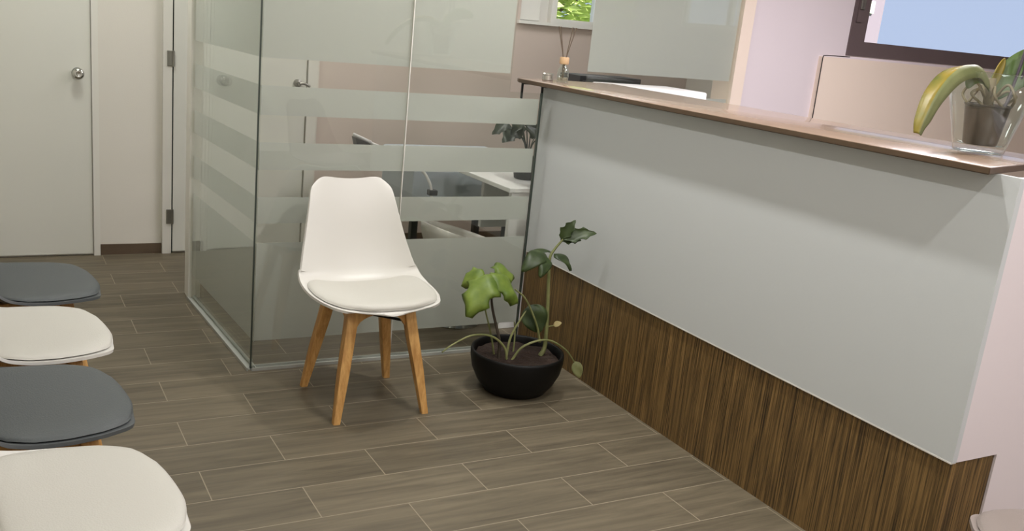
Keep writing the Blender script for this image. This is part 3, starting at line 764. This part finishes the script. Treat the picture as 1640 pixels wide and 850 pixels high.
bm = bmesh.new(); bx(bm, -.06, .40, -.13, .10, 0, 1.302, bev=.004); obj('body', bm, M['black_plastic'], fc)
for k in range(3):
    bm = bmesh.new(); bx(bm, -.04, .38, -.148, -.1305, .05 + k * .42, .44 + k * .42 - .005, bev=.003); dq = obj('drawer', bm, M['black_plastic'], fc)
    bm = bmesh.new(); tube(bm, [(.08, -.148, .36 + k * .42), (.08, -.166, .36 + k * .42), (.26, -.166, .36 + k * .42), (.26, -.148, .36 + k * .42)], .005, 6); obj('handle', bm, M['steel'], dq)
cable = thing('wall_cable', 'thin dark cable outlining the beige ledge beside the brown window', 'cable', (4.82, YB - .039, 0))
bm = bmesh.new(); tube(bm, [(.005, 0, .02), (.004, 0, 1.20), (.0, 0, 1.535), (.004, 0, 1.55), (.03, 0, 1.553), (.24, 0, 1.556)], .0035, 6); obj('cord', bm, M['cable'], cable, smooth=True)
bm = bmesh.new(); bx(bm, -.01, .02, -.02, .004, 0, .04, bev=.002); obj('plug', bm, M['cable'], cable)

cb = thing('side_table', 'white side table behind the glass holding a dark plant pot', 'table', (2.62, 4.38, 0))
bm = bmesh.new(); bx(bm, -.255, .28, -.32, .38, .7352, .760, bev=.004); obj('table_top', bm, M['white_lam'], cb)
bm = bmesh.new(); bx(bm, -.235, .26, -.31, -.28, 0, .735, bev=.003); obj('front_panel', bm, M['white_lam'], cb)
bm = bmesh.new(); bx(bm, .235, .26, -.28, .36, 0, .735, bev=.003); obj('side_panel', bm, M['white_lam'], cb)
bm = bmesh.new(); bx(bm, -.05, .235, .33, .36, .40, .735, bev=.003); obj('back_rail', bm, M['white_lam'], cb)
P2 = Vector((2.615, 4.33, .7604))
p2 = thing('potted_plant', 'dark leaved plant in a charcoal pot behind the glass', 'potted plant', P2)
bm = bmesh.new(); lathe(bm, [(0, 0), (.06, 0), (.065, .004), (.082, .11), (.082, .118), (.076, .118), (.072, .10), (0, .10)], seg=32); obj('pot', bm, M['clay_grey'], p2, smooth='auto')
bm = bmesh.new(); lathe(bm, [(0, .104), (.0735, .102)], seg=24); obj('soil', bm, M['soil'], p2)
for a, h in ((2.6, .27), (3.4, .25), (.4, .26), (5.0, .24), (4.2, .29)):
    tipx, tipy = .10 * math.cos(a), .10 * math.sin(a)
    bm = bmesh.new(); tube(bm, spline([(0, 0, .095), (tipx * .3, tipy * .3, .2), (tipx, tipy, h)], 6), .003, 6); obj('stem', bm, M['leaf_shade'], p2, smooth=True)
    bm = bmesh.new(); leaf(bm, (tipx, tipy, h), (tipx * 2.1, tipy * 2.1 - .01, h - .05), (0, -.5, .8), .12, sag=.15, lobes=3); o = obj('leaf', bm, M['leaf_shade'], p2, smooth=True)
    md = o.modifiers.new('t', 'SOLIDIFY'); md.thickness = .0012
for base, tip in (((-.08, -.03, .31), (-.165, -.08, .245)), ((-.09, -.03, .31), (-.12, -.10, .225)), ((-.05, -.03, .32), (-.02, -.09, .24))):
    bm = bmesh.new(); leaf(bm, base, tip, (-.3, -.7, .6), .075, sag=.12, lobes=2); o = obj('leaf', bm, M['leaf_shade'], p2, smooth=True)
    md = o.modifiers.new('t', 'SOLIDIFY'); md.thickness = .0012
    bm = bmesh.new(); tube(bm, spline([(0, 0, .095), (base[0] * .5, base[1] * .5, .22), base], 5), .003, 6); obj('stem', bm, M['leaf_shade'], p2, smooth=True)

# blue grey low unit with a gooseneck lamp
bu = thing('bench', 'blue grey bench on short dark legs behind the white side table', 'bench', (2.40, 5.05, 0))
bm = bmesh.new(); bx(bm, -.21, .50, -.18, .3, .47, .70, bev=.006); obj('frame', bm, M['blue_grey'], bu)
bm = bmesh.new(); bx(bm, -.22, .51, -.19, .31, .7002, .785, bev=.02); obj('top_pad', bm, M['blue_grey'], bu)
for sx in (-.17, .46):
    for sy in (-.14, .26):
        bm = bmesh.new(); bx(bm, sx - .02, sx + .02, sy - .02, sy + .02, 0, .47); obj('leg', bm, M['black_plastic'], bu)
gl = thing('gooseneck_lamp', 'thin pale gooseneck lamp seen through the clear glass stripes', 'lamp', (2.19, 4.60, 0))
def gr(x, y, z): return (x - 2.19, y - 4.60, z)
bm = bmesh.new(); lathe(bm, [(0, 0), (.10, 0), (.10, .012), (.02, .022), (.012, .03), (0, .03)], seg=28); obj('base', bm, M['black_plastic'], gl, smooth='auto')
bm = bmesh.new(); tube(bm, spline([gr(2.19, 4.6, .022), gr(2.19, 4.6, .40), gr(2.185, 4.6, .62), gr(2.16, 4.6, .70), gr(2.10, 4.6, .765), gr(1.95, 4.6, .84), gr(1.805, 4.6, .897)], 8), .008, 8); obj('neck', bm, M['white_plastic'], gl, smooth=True)
bm = bmesh.new(); bx(bm, gr(2.165, 0, 0)[0], gr(2.215, 0, 0)[0], -.02, .02, .615, .645, bev=.004); obj('joint', bm, M['black_plastic'], gl)
bm = bmesh.new()
a, b = Vector(gr(1.71, 4.6, .938)), Vector(gr(1.81, 4.6, .898)); tube(bm, [a, b], .009, 8)
obj('lamp_bar', bm, M['white_plastic'], gl, smooth=True)
bm = bmesh.new()
tri = [(-.478, .926), (-.392, .894), (-.392, .868), (-.462, .868)]
lo = [bm.verts.new((x, -.028, z)) for x, z in tri]; hi = [bm.verts.new((x, .028, z)) for x, z in tri]
bm.faces.new(lo); bm.faces.new(hi[::-1])
for i in range(4): bm.faces.new((lo[i], lo[(i + 1) % 4], hi[(i + 1) % 4], hi[i]))
obj('lamp_head', bm, M['black_plastic'], gl)
# rounded white tub chair close to the glass
tb = thing('tub_chair', 'rounded white tub seat just behind the frosted glass', 'chair', (2.205, 4.25, 0), math.radians(0))
bm = bmesh.new(); n = 28; rows = []
def tub(k, q):
    a = 2 * PI * k / n
    rr = .09 + .11 * math.sin(q * PI / 2); zz = .36 + (.13 + .055 * (-math.cos(a)) ) * q ** 1.6
    return (rr * 1.0 * math.cos(a), rr * .95 * math.sin(a), zz)
g = [[bm.verts.new(tub(k, q / 8)) for k in range(n)] for q in range(9)]
for a_, b_ in zip(g[:-1], g[1:]):
    for k in range(n): bm.faces.new((a_[k], a_[(k + 1) % n], b_[(k + 1) % n], b_[k]))
bm.faces.new(g[0][::-1])
o = obj('seat_shell', bm, M['shell_w'], tb, smooth=True); md = o.modifiers.new('t', 'SOLIDIFY'); md.thickness = .014; md.offset = 1
bm = bmesh.new(); lathe(bm, [(0, .375), (.10, .376), (.125, .39), (.115, .405), (0, .41)], seg=28); obj('seat_cushion', bm, M['pad_w'], tb, smooth=True)
bm = bmesh.new(); tube(bm, [(0, 0, .02), (0, 0, .36)], .022, 12); obj('pedestal', bm, M['chrome'], tb, smooth='auto')
bm = bmesh.new(); lathe(bm, [(0, 0), (.15, 0), (.152, .006), (.03, .022), (0, .022)], seg=32); obj('base_disc', bm, M['chrome'], tb, smooth='auto')
